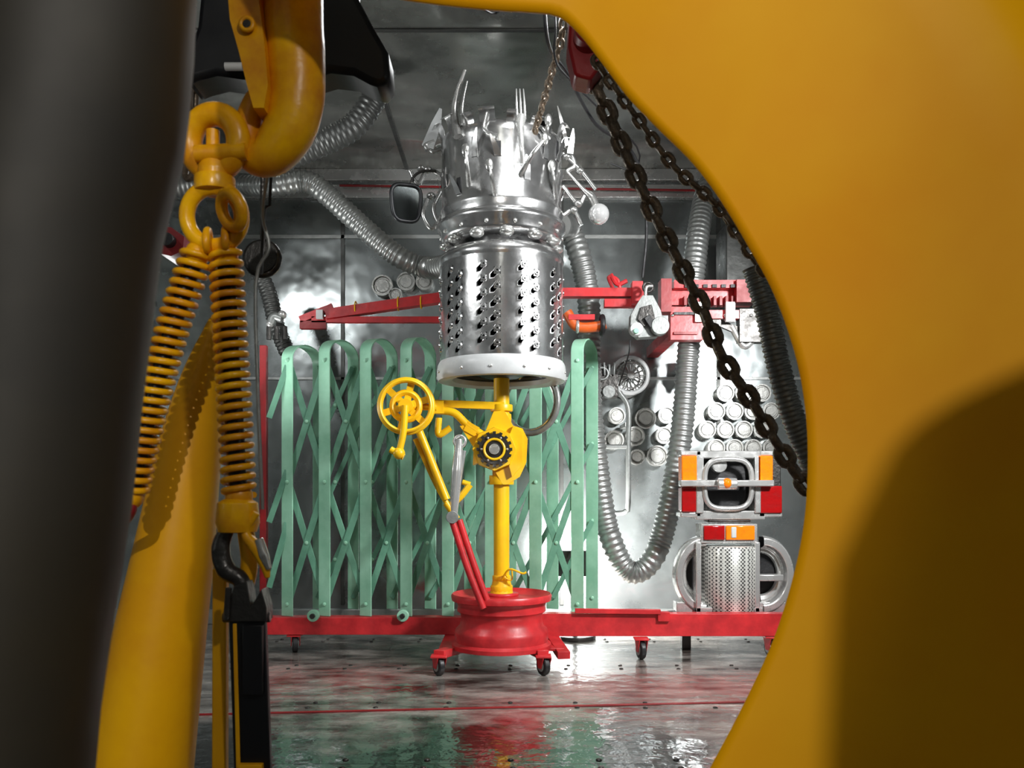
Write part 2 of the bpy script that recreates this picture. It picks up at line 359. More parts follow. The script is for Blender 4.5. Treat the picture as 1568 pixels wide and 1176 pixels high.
ol=[(320,-400),(560,-400),(540,-20),(572,40),(594,78),(597,118),(585,132),(566,126),(540,112),(505,108),(470,118),(420,126),(372,118),(330,112),(300,120),(284,128),(282,90),(300,40),(306,-20)]
b.poly([S(u,v,d) for u,v in ol],.07,'black'); b.tube([S(440,-100,d+.03),Vector((S(440,0,d).x,d+.03,H))],.03,'dmetal'); b.done()
b=B('steel_hanger_rod'); b.tube([S(287,128,1.41),S(287,200,1.41)],.008,'grey'); b.tube([S(345,102,1.28),S(372,102,1.28)],.006,'white'); b.chain([S(296,120,1.41),S(290,260,1.41)],.05,.03,.006,'chain'); b.done()
b=B('red_lamp_housing',bevel=.006,sharp=45); d=2.3
b.poly([S(u,v,d) for u,v in [(238,345),(262,348),(282,362),(280,384),(262,392),(244,388)]],.12,'dred'); b.disc(S(258,368,d-.01),Y,px(10,d),.03,'dark'); b.tube([S(250,350,d+.06),S(246,300,d+.06),Vector((S(246,0,d).x,d+.06,H))],.01,'dmetal'); b.done()

# ------------------------------------------------------------ sculpture
D=3.4; c0=S(768,750,D); c0.z=0
def zz(v,d=D): return CH+(HV-v)/F*d
R=px(94,D)
b=B('washing_machine_drum',sharp=60)
b.perf((c0.x,c0.y,0),R,zz(556),zz(412),60,14,lambda i,j:(i%6 in (0,2) and (j+(i%6>0))%2==0 and 0<j<13),'drum',hs=(.32,.32),push=.005,inn=.42)
b.lathe([(R,zz(412)),(R*1.01,zz(408)),(R*1.02,zz(404)),(R*.99,zz(398)),(R*.95,zz(393)),(R*.86,zz(390)),(R*.66,zz(390))],(c0.x,c0.y,0),Z,'drum',64)
b.lathe([(R*.94,zz(554)),(R*.94,zz(414))],(c0.x,c0.y,0),Z,'dgalv',48)  # added liner; its dull tone stands in for shade seen through the holes
b.lathe([(R,zz(556)),(R*1.015,zz(558)),(R*1.035,zz(562)),(R*1.045,zz(568)),(R*1.05,zz(580)),(R*1.03,zz(585)),(R*.95,zz(586)),(R*.80,zz(583)),(R*.78,zz(576)),(R*.9,zz(572)),(R*.92,zz(560))],(c0.x,c0.y,0),Z,'white',64)
b.lathe([(.03,zz(580)),(R*.3,zz(578)),(R*.5,zz(570)),(R*.9,zz(568))],(c0.x,c0.y,0),Z,'dark',32)
for a in (200,235,262,290,315,345): b.ball((c0.x+R*1.05*math.cos(math.radians(a)),c0.y+R*1.05*math.sin(math.radians(a)),zz(574)),.006,'steel')
b.done()
b=B('washing_machine_drum',sharp=60); c1=c0
prof=[(R*.98,zz(345)),(R*.98,zz(338)),(R*1.0,zz(334)),(R*1.0,zz(330)),(R*.975,zz(326)),(R*.975,zz(240)),(R*.985,zz(236)),(R*.985,zz(226)),(R*.965,zz(222)),(R*.955,zz(222)),(R*.95,zz(236))]
b.lathe(prof,(c1.x,c1.y,0),Z,'drum',72)
b.lathe([(R*.99,zz(345)),(R*1.04,zz(349)),(R*1.04,zz(356)),(R*.98,zz(361)),(R*.98,zz(370)),(R*.93,zz(376)),(R*.7,zz(379)),(R*.55,zz(381)),(R*.55,zz(391))],(c1.x,c1.y,0),Z,'drum',64)
b.lathe([(R*.93,zz(360)),(R*.93,zz(230))],(c1.x,c1.y,0),Z,'dark',48)  # added dark liner standing in for the shade inside the drum
for i in range(18):
    a=2*math.pi*i/18+random.uniform(-.05,.05); h=random.uniform(6,20); rd=Vector((math.cos(a),math.sin(a),0)); tg=Vector((-rd.y,rd.x,0))
    p0=Vector((c1.x,c1.y,zz(224)))+rd*R*.97; cu=random.choice([-1,1,1])*.02
    b.ribbon(catmull([p0,p0+Z*px(h*.6,D)+rd*cu*.3,p0+Z*px(h,D)+rd*cu,p0+Z*px(h*.8,D)+rd*cu*2],.01),.03+random.random()*.03,.002,'drum',tg)
for i in range(16):
    a=2*math.pi*i/16+random.uniform(-.06,.06); v=random.uniform(258,328); h=random.uniform(22,38); rd=Vector((math.cos(a),math.sin(a),0)); tg=Vector((-rd.y,rd.x,0))
    p0=Vector((c1.x,c1.y,zz(v)))+rd*R*.975; o_=random.uniform(.014,.032); sl=tg*random.uniform(-.04,.04)
    b.sweep(catmull([p0,p0+Z*px(h*.5,D)+rd*o_*.6+sl*.4,p0+Z*px(h,D)+rd*o_+sl],.008),[1,.9,.7,.25],'drum',normal=tg,sec=[(-.013,-.0015),(.013,-.0015),(.013,.0015),(-.013,.0015)])
    # dark strip laid on the drum, standing in for the shaded slot behind the tongue
    b.sweep([p0+rd*.0015,p0+Z*px(h*.8,D)+rd*.0015],1,'dark',normal=tg,sec=[(-.011,-.001),(.011,-.001),(.011,.001),(-.011,.001)])
for i in range(14):
    a=2*math.pi*i/14; b.ball((c1.x+R*.98*math.cos(a),c1.y+R*.98*math.sin(a),zz(366)),.008,'steel')
for i in range(12):
    a=2*math.pi*i/12+.1; b.ball((c1.x+R*.9*math.cos(a),c1.y+R*.9*math.sin(a),zz(380)),.028,'steel',(1,1,.6))
b.done()
b=B('cutlery_crown',sharp=40)
def rimp(u,v,off=0.0):
    x=S(u,v,D).x; dx=max(-.99,min(.99,(x-c0.x)/R)); yy=c0.y-R*math.sqrt(1-dx*dx)*(1+off); p=S(u,v,D); return Vector((p.x,yy,p.z))
def blade(u0,v0,u1,v1,w,k='white'):
    p=rimp(u0,v0); q=p+(S(u1,v1,D)-S(u0,v0,D)); t=(q-p).normalized(); sd=Y.cross(t).normalized()
    b.poly([p-sd*w/2,p+sd*w/2,p.lerp(q,.65)+sd*w*.45,q+sd*w*.1,q-sd*w*.12,p.lerp(q,.6)-sd*w*.35],.006,k)
blade(656,230,676,172,.048); blade(868,228,853,168,.016,'chrome'); blade(872,240,877,202,.024,'chrome')
for pts,w in (([(706,240),(700,205),(704,178),(717,148)],.018),([(714,225),(712,205),(715,185),(720,165)],.009),([(762,250),(744,238),(748,215)],.010),([(838,240),(826,228),(814,235)],.010),([(655,230),(652,222),(665,215)],.012)):
    P=[rimp(u,v,.05) if 675<u<862 else S(u,v,3.25) for u,v in pts]; b.tube(P,[w*(1-.6*i/(len(P)-1)) for i in range(len(P))],'cutl',10)
for du in (-6,0,6): b.tube([S(798+du,182,3.14),S(797+du,158,3.14),S(796+du*.9,136,3.14)],[.005,.0045,.002],'chrome',8)
b.tube([S(798,180,3.14),S(797,194,3.12),S(799,222,3.1),S(801,250,3.12)],[.02,.014,.008,.010],'chrome',12)
for (u0,v0,u1,v1) in [(796,300,830,258),(722,312,718,270),(832,250,836,222),(848,318,842,280),(760,332,752,296)]:
    p=rimp(u0,v0,.04); q=p+(S(u1,v1,D)-S(u0,v0,D))-Y*.04; b.tube([p+Y*.02,p.lerp(q,.5)-Y*.02,q],[.011,.008,.005],'cutl',8); b.ball(q,.015,'cutl',(1,.4,1.7),12)
for pts in ([(676,268),(655,260),(640,282),(628,262)],[(676,330),(662,350),(648,330),(655,305)],[(862,235),(890,262),(912,290)],[(862,285),(885,312),(895,300)],[(862,215),(880,250),(868,262)],[(862,330),(878,322),(890,345)],[(680,225),(665,232),(655,225)],[(676,290),(664,320),(676,352)]):
    b.tube([S(u,v,D) for u,v in pts],.009,'cutl',10)
for u,v in [(655,260),(645,258),(885,312),(878,322),(868,240),(690,380),(660,300),(888,262),(868,225),(858,350)]: b.ball(S(u,v,D),.018,'cutl',(1,1,.8))
b.done()
def frame_mirror(name,u,v,w,h,d,arm):
    b=B(name,sharp=50); c=S(u,v,d); ol=[]
    for i in range(32):
        t=2*math.pi*i/32; cx=abs(math.cos(t))**.55*math.copysign(1,math.cos(t)); sz=abs(math.sin(t))**.55*math.copysign(1,math.sin(t)); ol.append(c+X*px(w/2,d)*(cx*(1+.12*sz))+Z*px(h/2,d)*sz+Y*0.02*cx)
    b.sweep(ol,.008,'black',10,closed=True,normal=Y); b.poly(ol,.012,'mirror'); 
    b.tube([S(a,bb,d+.01) for a,bb in arm],.006,'dmetal',8); return b.done()
frame_mirror('wing_mirror',622,311,42,56,D-.02,[(628,284),(634,270),(648,262),(668,262)])
b=B('light_bulb',sharp=60); c=S(917,328,D); b.ball(c,px(16,D),'glass'); b.tube([S(913,318,D),S(906,302,D),S(893,290,D),S(868,262,D)],[.016,.018,.008,.006],'cutl',12); b.done()

b=B('yellow_pedestal_stand',bevel=.002,sharp=35)
b.tube([Vector((c0.x,c0.y,zz(908))),Vector((c0.x,c0.y,zz(578)))],px(12,D),'yel',24)
for v,r,h in ((902,17,12),(885,14,8),(735,19,14),(722,14,20),(625,17,10),(640,15,12)):
    b.disc(Vector((c0.x,c0.y,zz(v))),Z,px(r,D),px(h,D),'yel')
b.tube([S(768,908,D),S(768,880,D)],[px(18,D),px(12,D)],'yel')
dd=D-.05
b.poly([S(u,v,dd) for u,v in [(772,628),(786,652),(800,656),(808,672),(806,708),(796,730),(776,742),(770,742),(752,712),(742,704),(724,712),(726,668),(742,664),(756,630)]],.1,'yel')
b.poly([S(u,v,dd-.02) for u,v in [(786,652),(800,662),(800,712),(784,730),(776,700),(776,675)]],.02,'yel')
b.poly([S(u,v,dd-.01) for u,v in [(704,652),(722,650),(742,672),(728,690)]],.05,'yel')
b.disc(S(757,688,dd-.02),Y,px(33,D),.05,'yel',8)
hc=S(757,688,dd-.055); b.disc(hc,Y,px(23,D),.012,'dmetal')
for i in range(16):
    a=2*math.pi*i/16; b.box(hc+X*math.cos(a)*px(24,D)+Z*math.sin(a)*px(24,D),(.014,.01,.012),'dmetal',Matrix.Rotation(-a,3,'Y'))
b.torus(hc-Y*.01,px(15,D),.005,Y,'yel',24,8); b.disc(hc-Y*.012,Y,px(8,D),.012,'steel')
for i in range(6):
    a=i*math.pi/3; b.ball(hc-Y*.01+X*math.cos(a)*px(19,D)+Z*math.sin(a)*px(19,D),.005,'steel')
b.beam(S(772,622,D-.02),S(662,618,D-.02),px(11,D),.03,'yel')
b.tube([S(742,668,dd),S(715,650,dd),S(695,632,dd),S(668,628,dd)],px(6,D),'yel')
b.box(S(722,657,dd),(.05,.03,.04),'yel',Matrix.Rotation(.5,3,'Y')); b.box(S(672,624,dd),(.04,.04,.05),'yel')
b.tube([S(672,640,dd),S(672,665,dd),S(690,655,dd)],px(5,D),'yel')
b.tube([S(640,655,dd),S(662,710,dd),S(684,765,dd)],px(6,D),'yel'); b.tube([S(636,672,dd+.02),S(668,742,dd+.02),S(690,780,dd+.02)],px(4,D),'yel')
b.tube([S(690,775,dd),S(706,760,dd),S(720,742,dd)],px(5,D),'yel'); b.tube([S(720,742,dd),S(708,738,dd)],px(4,D),'yel')
b.tube([S(768,888,dd),S(780,872,dd-.02),S(800,878,dd-.03),S(806,876,dd-.03)],.004,'yel',8); b.tube([S(768,882,dd),S(783,888,dd),S(784,870,dd)],.003,'yel',8)
b.done()
b=B('hand_wheel',sharp=45); c=S(622,622,D-.1); r=px(39,D)
b.torus(c,r,px(4.5,D),Y,'yel',48,10); b.torus(c-Y*.02,r*.96,px(3,D),Y,'yel',48,8); b.torus(c,r*.52,px(5,D),Y,'yel',36,8,)
b.disc(c,Y,px(11,D),.05,'yel')
for i in range(6):
    a=i*math.pi/3+.3; q=X*math.cos(a)+Z*math.sin(a); b.beam(c+q*px(8,D),c+q*r,px(10,D),.014,'yel')
b.tube([c-Y*.03,S(618,660,D-.13),S(612,690,D-.13)],px(5,D),'yel'); b.ball(S(611,694,D-.13),px(9,D),'yel'); b.tube([S(598,688,D-.13),S(618,700,D-.13)],px(5,D),'yel')
b.tube([c,S(668,624,D-.08)],px(5,D),'yel')
b.done()
b=B('bottle_jack_lever',bevel=.001,sharp=40)
dl=D-.2
b.tube([S(703,672,dl),S(700,720,dl),S(694,790,dl)],[px(5,D),px(8,D),px(6,D)],'chrome',14); b.torus(S(704,676,dl),px(8,D),.006,Y,'chrome',24,8)
b.tube([S(711,690,dl),S(703,740,dl),S(696,785,dl)],px(3,D),'grey',8); b.disc(S(693,792,dl),Y,px(9,D),.04,'grey')
b.tube([S(692,796,dl),S(716,870,dl),S(740,932,dl)],px(5,D),'red'); b.tube([S(703,796,dl+.02),S(724,860,dl+.02),S(748,926,dl+.02)],px(5,D),'red')
b.tube([S(683,770,dl),S(700,795,dl)],px(5,D),'yel'); b.done()
b=B('car_wheel_rim',sharp=50)
pr=[(0,912),(30,912),(52,916),(66,915),(75,908),(77,911),(76,918),(69,920),(67,926),(68,934),(63,938),(62,946),(64,956),(70,962),(72,968),(71,980),(76,984),(76,990),(66,991),(0,991)]
b.lathe([(px(r,D),zz(v)) for r,v in pr],(c0.x,c0.y,0),Z,'red',56)
b.disc((c0.x,c0.y,zz(910)),Z,px(26,D),px(5,D),'red')
b.done()
def castor(b,x,y,top,r=.037,yaw=0.4):
    ax=Vector((math.cos(yaw),math.sin(yaw),0)); c=Vector((x,y,r)); fw=ax.cross(Z)
    b.lathe([(0,-.012),(r*.9,-.012),(r,-.008),(r,.008),(r*.9,.012),(0,.012)],c,ax,'dark',24); b.disc(c,ax,r*.6,.03,'grey')
    for s_ in (-1,1): b.poly([c+ax*s_*.018+fw*.012-Z*.01,c+ax*s_*.018-fw*.012-Z*.01,c+ax*s_*.018-fw*.03+Z*(top-r-.01),c+ax*s_*.018+fw*.03+Z*(top-r-.01)],.003,'red',ax)
    b.box(c+Z*(top-r-.006),(.06,.06,.008),'red')
b=B('red_base_frame',bevel=.003,sharp=40)
yr=3.62
b.box(((S(400,0,3.72).x+c0.x)/2,3.72,.118),(c0.x-S(400,0,3.72).x,.07,.075),'red')
b.box(((c0.x+S(1230,0,yr).x)/2,yr,.138),(S(1230,0,yr).x-c0.x,.06,.095),'red')
b.box((c0.x,3.55,.074),(.5,.35,.012),'red')
for u,v in((672,1015),(832,1015)):
    p=S(u,v,3.25); b.beam((p.x,p.y,.08),(c0.x+ (p.x-c0.x)*.6,3.5,.065),.03,.045,'red',side=Z); castor(b,p.x,p.y,.08,yaw=.5)
b.beam((S(862,980,3.4).x,3.33,.06),(S(845,980,3.6).x,3.62,.08),.03,.05,'red',side=Z)
castor(b,S(985,0,3.5).x,3.56,.092,.04,.2); castor(b,S(450,0,3.7).x,3.72,.08,.037,.3); castor(b,S(1180,0,3.62).x,3.62,.09,.037,.3)
b.beam((S(880,0,3.6).x,3.58,.2),(S(1010,0,3.6).x,3.58,.196),.02,.02,'red')
b.box((S(1015,0,3.6).x,3.59,.175),(.05,.03,.04),'red')
b.done()

# ------------------------------------------------------------ folding gate
b=B('folding_lattice_gate',bevel=.0015,sharp=25)
us=[440,497,560,622,686,752,820,884]; df=3.72; db=3.94; tp=[524,516,514,512,518,520,518,514]
fr=[];bk=[]
for i,u in enumerate(us):
    p=S(u,941,df); p.z=.157; q=Vector((p.x+.085,db,p.z)); e=(q-p).normalized(); sd=e.cross(Z); w=px(20,df); H1=.07
    zt=zz(tp[i],df)-H1
    pts=[p,p.lerp(Vector((p.x,p.y,zt)),.5),Vector((p.x,p.y,zt))]
    for t in range(1,16): a=math.pi*t/16; pts.append(p.lerp(q,.5-.5*math.cos(a))+Z*(zt-p.z+math.sin(a)*H1))
    pts+= [Vector((q.x,q.y,zt)),q]; b.ribbon(pts,w,.007,'green',sd); fr.append(p);bk.append(q)
def rivet(x,y,z): b.ball((x,y,z),.009,'green',(1,.6,1),10)
for row,off,w,vs in ((fr,.014,10,(925,738,552)),(bk,-.014,8,(925,800,675,552))):
    zs=[zz(v,df) for v in vs]
    for i in range(len(row)-1):
        A=row[i]; C=row[i+1]
        for a in range(len(zs)-1):
            c=a+1
            b.beam((A.x,A.y+off,zs[a]),(C.x,C.y+off,zs[c]),px(w,df),.004,'green2')
            if off>0: b.beam((A.x,A.y+off+.007,zs[c]),(C.x,C.y+off+.007,zs[a]),px(w,df),.004,'green2')
            rivet((A.x+C.x)/2,A.y+off-.004,(zs[a]+zs[c])/2)
    for A in row:
        for z in zs: rivet(A.x,A.y-.006,z)
for v0,v1 in ((560,640),(720,800),(800,900)): b.beam(S(440,v0,df),S(412,v1,df),px(9,df),.004,'green2')
for u in (480,617,880):
    c=S(u,941,df-.04); c.z=.165; b.disc(c,Y,px(9,df),.03,'green',24); b.disc(c-Y*.02,Y,px(4,df),.02,'dmetal',16)
b.done()
b=B('red_gate_post',bevel=.002); b.box((S(404,0,3.8).x,3.8,.155+.6),(.03,.03,1.2),'dred'); b.done()

# ------------------------------------------------------------ ducts
def hose(name,pts,r,d,pitch,k='galv',amp=.13,n=20):
    b=B(name,sharp=70); P=[S(*p) if len(p)==3 else S(p[0],p[1],d) for p in pts]; b.hose(P,px(r,d),px(pitch,d),k,amp,n); return b.done()
hose('flexible_duct',[(250,290,4.2),(330,282,4.2),(415,284),(468,278),(503,300),(560,352),(612,394),(655,410),(700,404,3.75)],17,4.0,8)
hose('flexible_duct',[(855,345,3.8),(872,352),(890,400),(902,470),(903,590),(913,700),(932,815),(966,876),(1008,838),(1040,690),(1054,540),(1064,400),(1080,300,4.2),(1100,262,4.3)],18,4.05,8)
hose('flexible_duct',[(1155,410),(1175,480),(1192,560),(1215,640),(1240,700),(1280,800)],19,1.9,8,'mgalv')
hose('flexible_duct',[(440,240),(500,216),(545,190),(578,140),(590,90)],20,3.4,9,'dgalv')
hose('flexible_duct',[(380,395,3.9),(408,440),(424,500),(440,540)],13,3.95,6,'dgalv')

# ------------------------------------------------------------ red arms
d=3.85
b=B('red_swing_arm',bevel=.003,sharp=40)
b.beam(S(500,482,d),S(680,456,d),px(15,d),.05,'red'); b.beam(S(478,490,d),S(690,490,d),px(9,d),.03,'red'); b.beam(S(460,490,d),S(510,470,d),px(10,d),.03,'red')
b.box(S(490,482,d-.02),(.03,.03,.04),'white'); b.beam(S(460,498,d),S(500,498,d),px(12,d),.03,'dred')
for u in (545,610,645): b.torus(S(u,472-(u-545)*.1,d),.03,.003,X,'yel',20,6)
b.tube([S(415,495,d),S(420,485,d),S(432,488,d)],.02,'grey'); b.ball(S(432,482,d),.02,'chrome'); b.ball(S(414,496,d),.018,'chrome')
for u in (412,424,436): b.tube([S(u,500,d),S(u,520,d)],.012,'dmetal')
b.done()
b=B('red_winch_arm',bevel=.003,sharp=40); d=3.75
b.box(S(925,449,d),(px(130,d),.05,px(13,d)),'red'); b.box(S(1090,438,d),(px(120,d),.08,px(12,d)),'red'); b.box(S(1085,456,d+.03),(px(130,d),.05,px(26,d)),'red')
b.box(S(1095,483,d),(px(120,d),.05,px(13,d)),'red'); b.box(S(1050,497,d),(px(50,d),.06,px(50,d)),'red'); b.box(S(1140,448,d-.03),(px(30,d),.07,px(34,d)),'dred')
b.box(S(955,465,d),(px(60,d),.04,px(12,d)),'red'); b.box(S(975,450,d-.03),(px(16,d),.06,px(34,d)),'red'); b.box(S(1018,455,d-.02),(px(16,d),.08,px(50,d)),'dred')
for i in range(9): b.box(S(1048+i*9,462,d-.01),(px(4,d),.05,px(14,d)),'dred')
for i in range(6): b.box(S(1052+i*14,438,d-.045),(px(7,d),.01,px(5,d)),'dark')
b.box(S(1118,478,d-.04),(px(14,d),.02,px(30,d)),'white'); b.box(S(1070,478,d-.04),(px(12,d),.02,px(30,d)),'steel')
b.box(S(1050,480,d-.036),(px(36,d),.01,px(4,d)),'dark'); b.box(S(1050,510,d-.036),(px(36,d),.01,px(4,d)),'dred')
for u in (1030,1070,1110,1150): b.ball(S(u,483,d-.03),.008,'steel',n=10)
b.tube([S(935,420,d),S(945,435,d),S(960,430,d)],.01,'red',8); b.tube([S(940,445,d),S(932,425,d),S(945,428,d),S(950,445,d)],.008,'red',8)
b.tube([S(868,478,d),S(884,500,d),S(915,500,d),S(926,496,d)],px(8,d),'orange'); b.torus(S(922,498,d),px(13,d),.012,X,'dark',20,8); b.torus(S(884,500,d),px(8,d),.008,X,'chrome',20,8)
b.box(S(890,487,d),(px(40,d),.05,px(8,d)),'red'); b.beam(S(1045,470,d),S(1160,520,d),.03,.02,'dmetal')
b.tube([S(1120,500,d),S(1140,530,d),S(1160,510,d)],.015,'chrome'); b.box(S(1150,500,d),(px(40,d),.06,px(50,d)),'dmetal')
b.beam(S(1040,500,d+.05),Vector((S(1040,0,d).x,4.47,zz(500,d))),.06,.05,'dred',side=X)
b.done()
b=B('pulley_block',bevel=.004,sharp=45); d=3.6
b.poly([S(u,v,d) for u,v in [(984,452),(1000,452),(1012,475),(1018,500),(1008,515),(978,517),(965,505),(966,482),(976,464)]],.06,'grey')
b.poly([S(u,v,d-.012) for u,v in [(982,470),(998,466),(1004,490),(986,500),(976,488)]],.02,'dmetal')
b.disc(S(1010,500,d-.01),Y,px(14,d),.05,'grey'); b.disc(S(974,505,d-.01),Y,px(10,d),.05,'white'); b.disc(S(974,507,d-.04),Y,px(4,d),.02,'green',16)
b.beam(S(990,485,d-.02),S(1000,500,d-.02),px(10,d),.02,'dark'); b.tube([S(988,455,d+.02),S(990,440,d+.02),S(1000,438,d+.02)],.008,'steel'); b.torus(S(992,440,d+.02),.02,.006,Y,'dmetal',20,8); b.done()
# chains & cables
b=B('hoist_chain',sharp=60)
b.chain([S(u,v,1.8) for u,v in [(908,124),(930,172),(962,245),(1000,325),(1038,400),(1072,465),(1105,545),(1145,605),(1190,680),(1235,745),(1330,860)]],.058,.044,.0098,'chain',10,ang0=.3); b.done()
b=B('hoist_chain',sharp=60)
b.chain([S(u,v,1.5) for u,v in [(915,95),(925,112),(975,180),(1032,255),(1095,312),(1138,372),(1175,420),(1250,500)]],.032,.024,.0050,'chain'); b.done()
b=B('hoist_chain',sharp=60)
t=S(866,10,2.6); t.z=H; b.chain([t,S(862,40,2.65),(S(845,110,2.8)),S(818,205,3.1)],.042,.030,.0060,'chain'); b.done()
b=B('chain_hoist',bevel=.006,sharp=45); d=1.75
b.poly([S(u,v,d-.03) for u,v in [(872,20),(905,-20),(940,40),(925,95),(905,122),(880,115),(870,70)]],.07,'dred'); b.disc(S(900,60,d-.03),Y,px(22,d),.09,'dred'); b.tube([S(905,-10,d),Vector((S(905,0,d).x,d,H))],.012,'dmetal'); b.done()
b=B('power_cable'); p0=S(832,20,2.6); p0.z=H
b.tube([p0,S(838,60,2.7),S(868,112,2.9),(S(912,190,3.1)),S(960,222,3.3),S(982,270,3.4),S(990,350,3.5),S(984,425,3.56)],.0065,'dark',8,step=.03)
b.tube([p0,S(850,30,2.65),S(850,90,2.7),S(880,130,2.8),S(975,225,3.3),S(968,260,3.4),S(935,250,3.4)],.0035,'dark',8,step=.03)
b.tube([S(775,0,2.6),S(760,20,2.7),S(740,14,2.65),S(700,-20,2.6)],.004,'dark',8,step=.03)
b.tube([S(965,520,3.58),S(962,545,3.6),S(948,590,3.7)],.003,'dark',8); b.done()
b=B('hook_cable'); b.tube([S(410,265,1.0),S(402,330,1.0),S(412,380,1.0),S(392,430,1.0),S(395,600,1.0),S(402,780,1.0)],.0022,'grey',8,step=.01)
b.tube([S(418,-400,1.05),S(416,250,1.05),S(405,320,1.05),S(400,420,1.05)],.002,'dark',8,step=.02); b.done()
b=B('sheave_disc',sharp=45); b.disc(S(402,396,1.25),Y,px(24,1.25),.02,'dmetal'); b.torus(S(402,396,1.25),px(24,1.25),.006,Y,'dmetal'); b.tube([S(402,396,1.25),S(404,-300,1.25)],.004,'dmetal',8); b.done()

# ------------------------------------------------------------ tin cans on wall
b=B('tin_can_stack',sharp=50)
def can(u,v,r,d=4.46):
    c=S(u,v,d); rr=px(r,d); b.lathe([(0,-.010),(rr*.62,-.010),(rr*.68,-.004),(rr*.8,-.004),(rr*.86,-.018),(rr,-.018),(rr,4.497-d)],c,Y,'jar',28)
for j,v in enumerate((602,630,658,686)):
    for i in range(4):
        u=1082+i*28+(14 if j%2 else 0)
        if j==0 and i<1: continue
        can(u,v,13.4)
for u,v,r in [(944,637,13),(988,641,16),(972,668,15),(940,674,15),(1016,667,13),(1006,698,16),(975,700,12),(1020,636,13)]: can(u,v,r)
for u,v,r in [(586,438,16),(622,432,14),(606,452,10),(650,432,13)]: can(u,v,r)
b.done()
b=B('spoked_fan',sharp=45); c=S(965,575,4.3)
b.torus(c,px(27,4.3),.012,Y,'white',40,10); b.torus(c-Y*.02,px(20,4.3),.004,Y,'galv',40,6); b.disc(c-Y*.02,Y,px(6,4.3),.03,'galv')
for i in range(16):
    a=i*math.pi/8; b.tube([c-Y*.02,c+(X*math.cos(a)+Z*math.sin(a))*px(27,4.3)],.003,'galv',6)
b.disc(c+Y*.1,Y,px(30,4.3),.16,'galv'); b.done()
b=B('conduit_pipe',sharp=60); d=4.25
b.tube([S(948,600,d),S(962,625,d),S(962,680,d),S(962,770,d),S(958,783,d),S(945,786,d),S(903,786,d)],.013,'grey',10,step=.02)
b.tube([S(905,684,d),S(960,684,d)],.012,'grey',10)
b.beam(S(962,650,d),Vector((S(962,0,d).x,4.47,zz(650,d))),.03,.02,'galv',side=X); b.done()
b=B('gear_box',bevel=.003,sharp=40); d=4.2
b.box(S(930,592,d),(px(30,d),.1,px(34,d)),'dmetal'); b.disc(S(922,572,d-.03),Y,px(13,d),.04,'dmetal',16); b.disc(S(932,600,d-.06),Y,px(10,d),.03,'grey',20)
for i in range(5): b.tube([S(912+i*7,575,d-.06),S(909+i*8,555+3*(i%2),d-.06)],.006,'grey',8)
b.torus(S(922,572,d-.06),px(9,d),.006,Y,'grey',20,8); b.beam(S(930,600,d+.04),Vector((S(930,0,d).x,4.47,zz(600,d))),.05,.03,'dmetal',side=X); b.done()
b=B('bicycle_tire'); b.torus(S(812,616,3.58),px(48,3.58),.012,(.6,1,0),'grey',40,10); b.torus(S(812,616,3.58),px(42,3.58),.005,(.6,1,0),'steel',40,8)
b.done()

# ------------------------------------------------------------ vehicle lamps
b=B('tail_light_cluster',bevel=.005,sharp=45); d=3.7
def rr(u0,v0,u1,v1,dep,th,k): b.box(S((u0+u1)/2,(v0+v1)/2,dep)+Y*th/2,(px(abs(u1-u0),dep),th,px(abs(v1-v0),dep)),k)
rr(1066,690,1166,702,d,.12,'chrome'); rr(1066,782,1172,796,d,.12,'chrome'); rr(1042,690,1074,698,d,.1,'chrome'); rr(1042,784,1074,792,d,.1,'chrome')
rr(1162,690,1190,698,d,.1,'chrome'); rr(1162,784,1198,792,d,.1,'chrome')
rr(1044,698,1068,738,d-.01,.08,'amber'); rr(1044,746,1066,784,d-.01,.08,'rlens'); rr(1160,698,1184,738,d-.01,.08,'amber'); rr(1164,744,1198,786,d-.01,.08,'rlens')
rr(1066,698,1078,786,d-.01,.1,'chrome'); rr(1156,698,1166,786,d-.01,.1,'chrome'); rr(1042,735,1186,745,d-.05,.05,'chrome'); rr(1044,700,1196,790,d+.1,.02,'dmetal')
ol=[]
for i in range(40):
    t=2*math.pi*i/40; cx=abs(math.cos(t))**.6*math.copysign(1,math.cos(t)); sz=abs(math.sin(t))**.6*math.copysign(1,math.sin(t)); ol.append(S(1115+cx*36,741+sz*38,d-.01))
b.sweep(ol,.012,'chrome',10,closed=True,normal=Y); b.poly([p+Y*.08 for p in ol],.01,'dark')
b.tube([S(1098,741,d-.06),S(1128,741,d-.06)],px(9,d),'chrome'); b.ball(S(1113,740,d-.07),px(8,d),'amber')
b.disc(S(1100,712,d+.03),Y,px(12,d),.05,'chrome',20)
rr(1085,796,1150,800,d,.1,'dmetal')
b.done()
b=B('headlight_cluster',bevel=.004,sharp=50)
rr(1074,802,1160,832,d,.12,'chrome'); rr(1078,805,1110,827,d-.01,.05,'rlens'); rr(1112,805,1156,827,d-.01,.05,'amber'); rr(1120,807,1128,824,d-.014,.04,'white')
c=S(1114,885,d+.09)
b.lathe([(px(40,d),-px(52,d)),(px(43,d),-px(48,d)),(px(43,d),px(48,d)),(px(40,d),px(52,d))],c-Y*.02,Z,'mesh',40,caps=True)
for u in (1070,1160): rr(u-4,830,u+4,938,d-.01,.06,'chrome')
rr(1066,930,1168,938,d-.01,.1,'chrome')
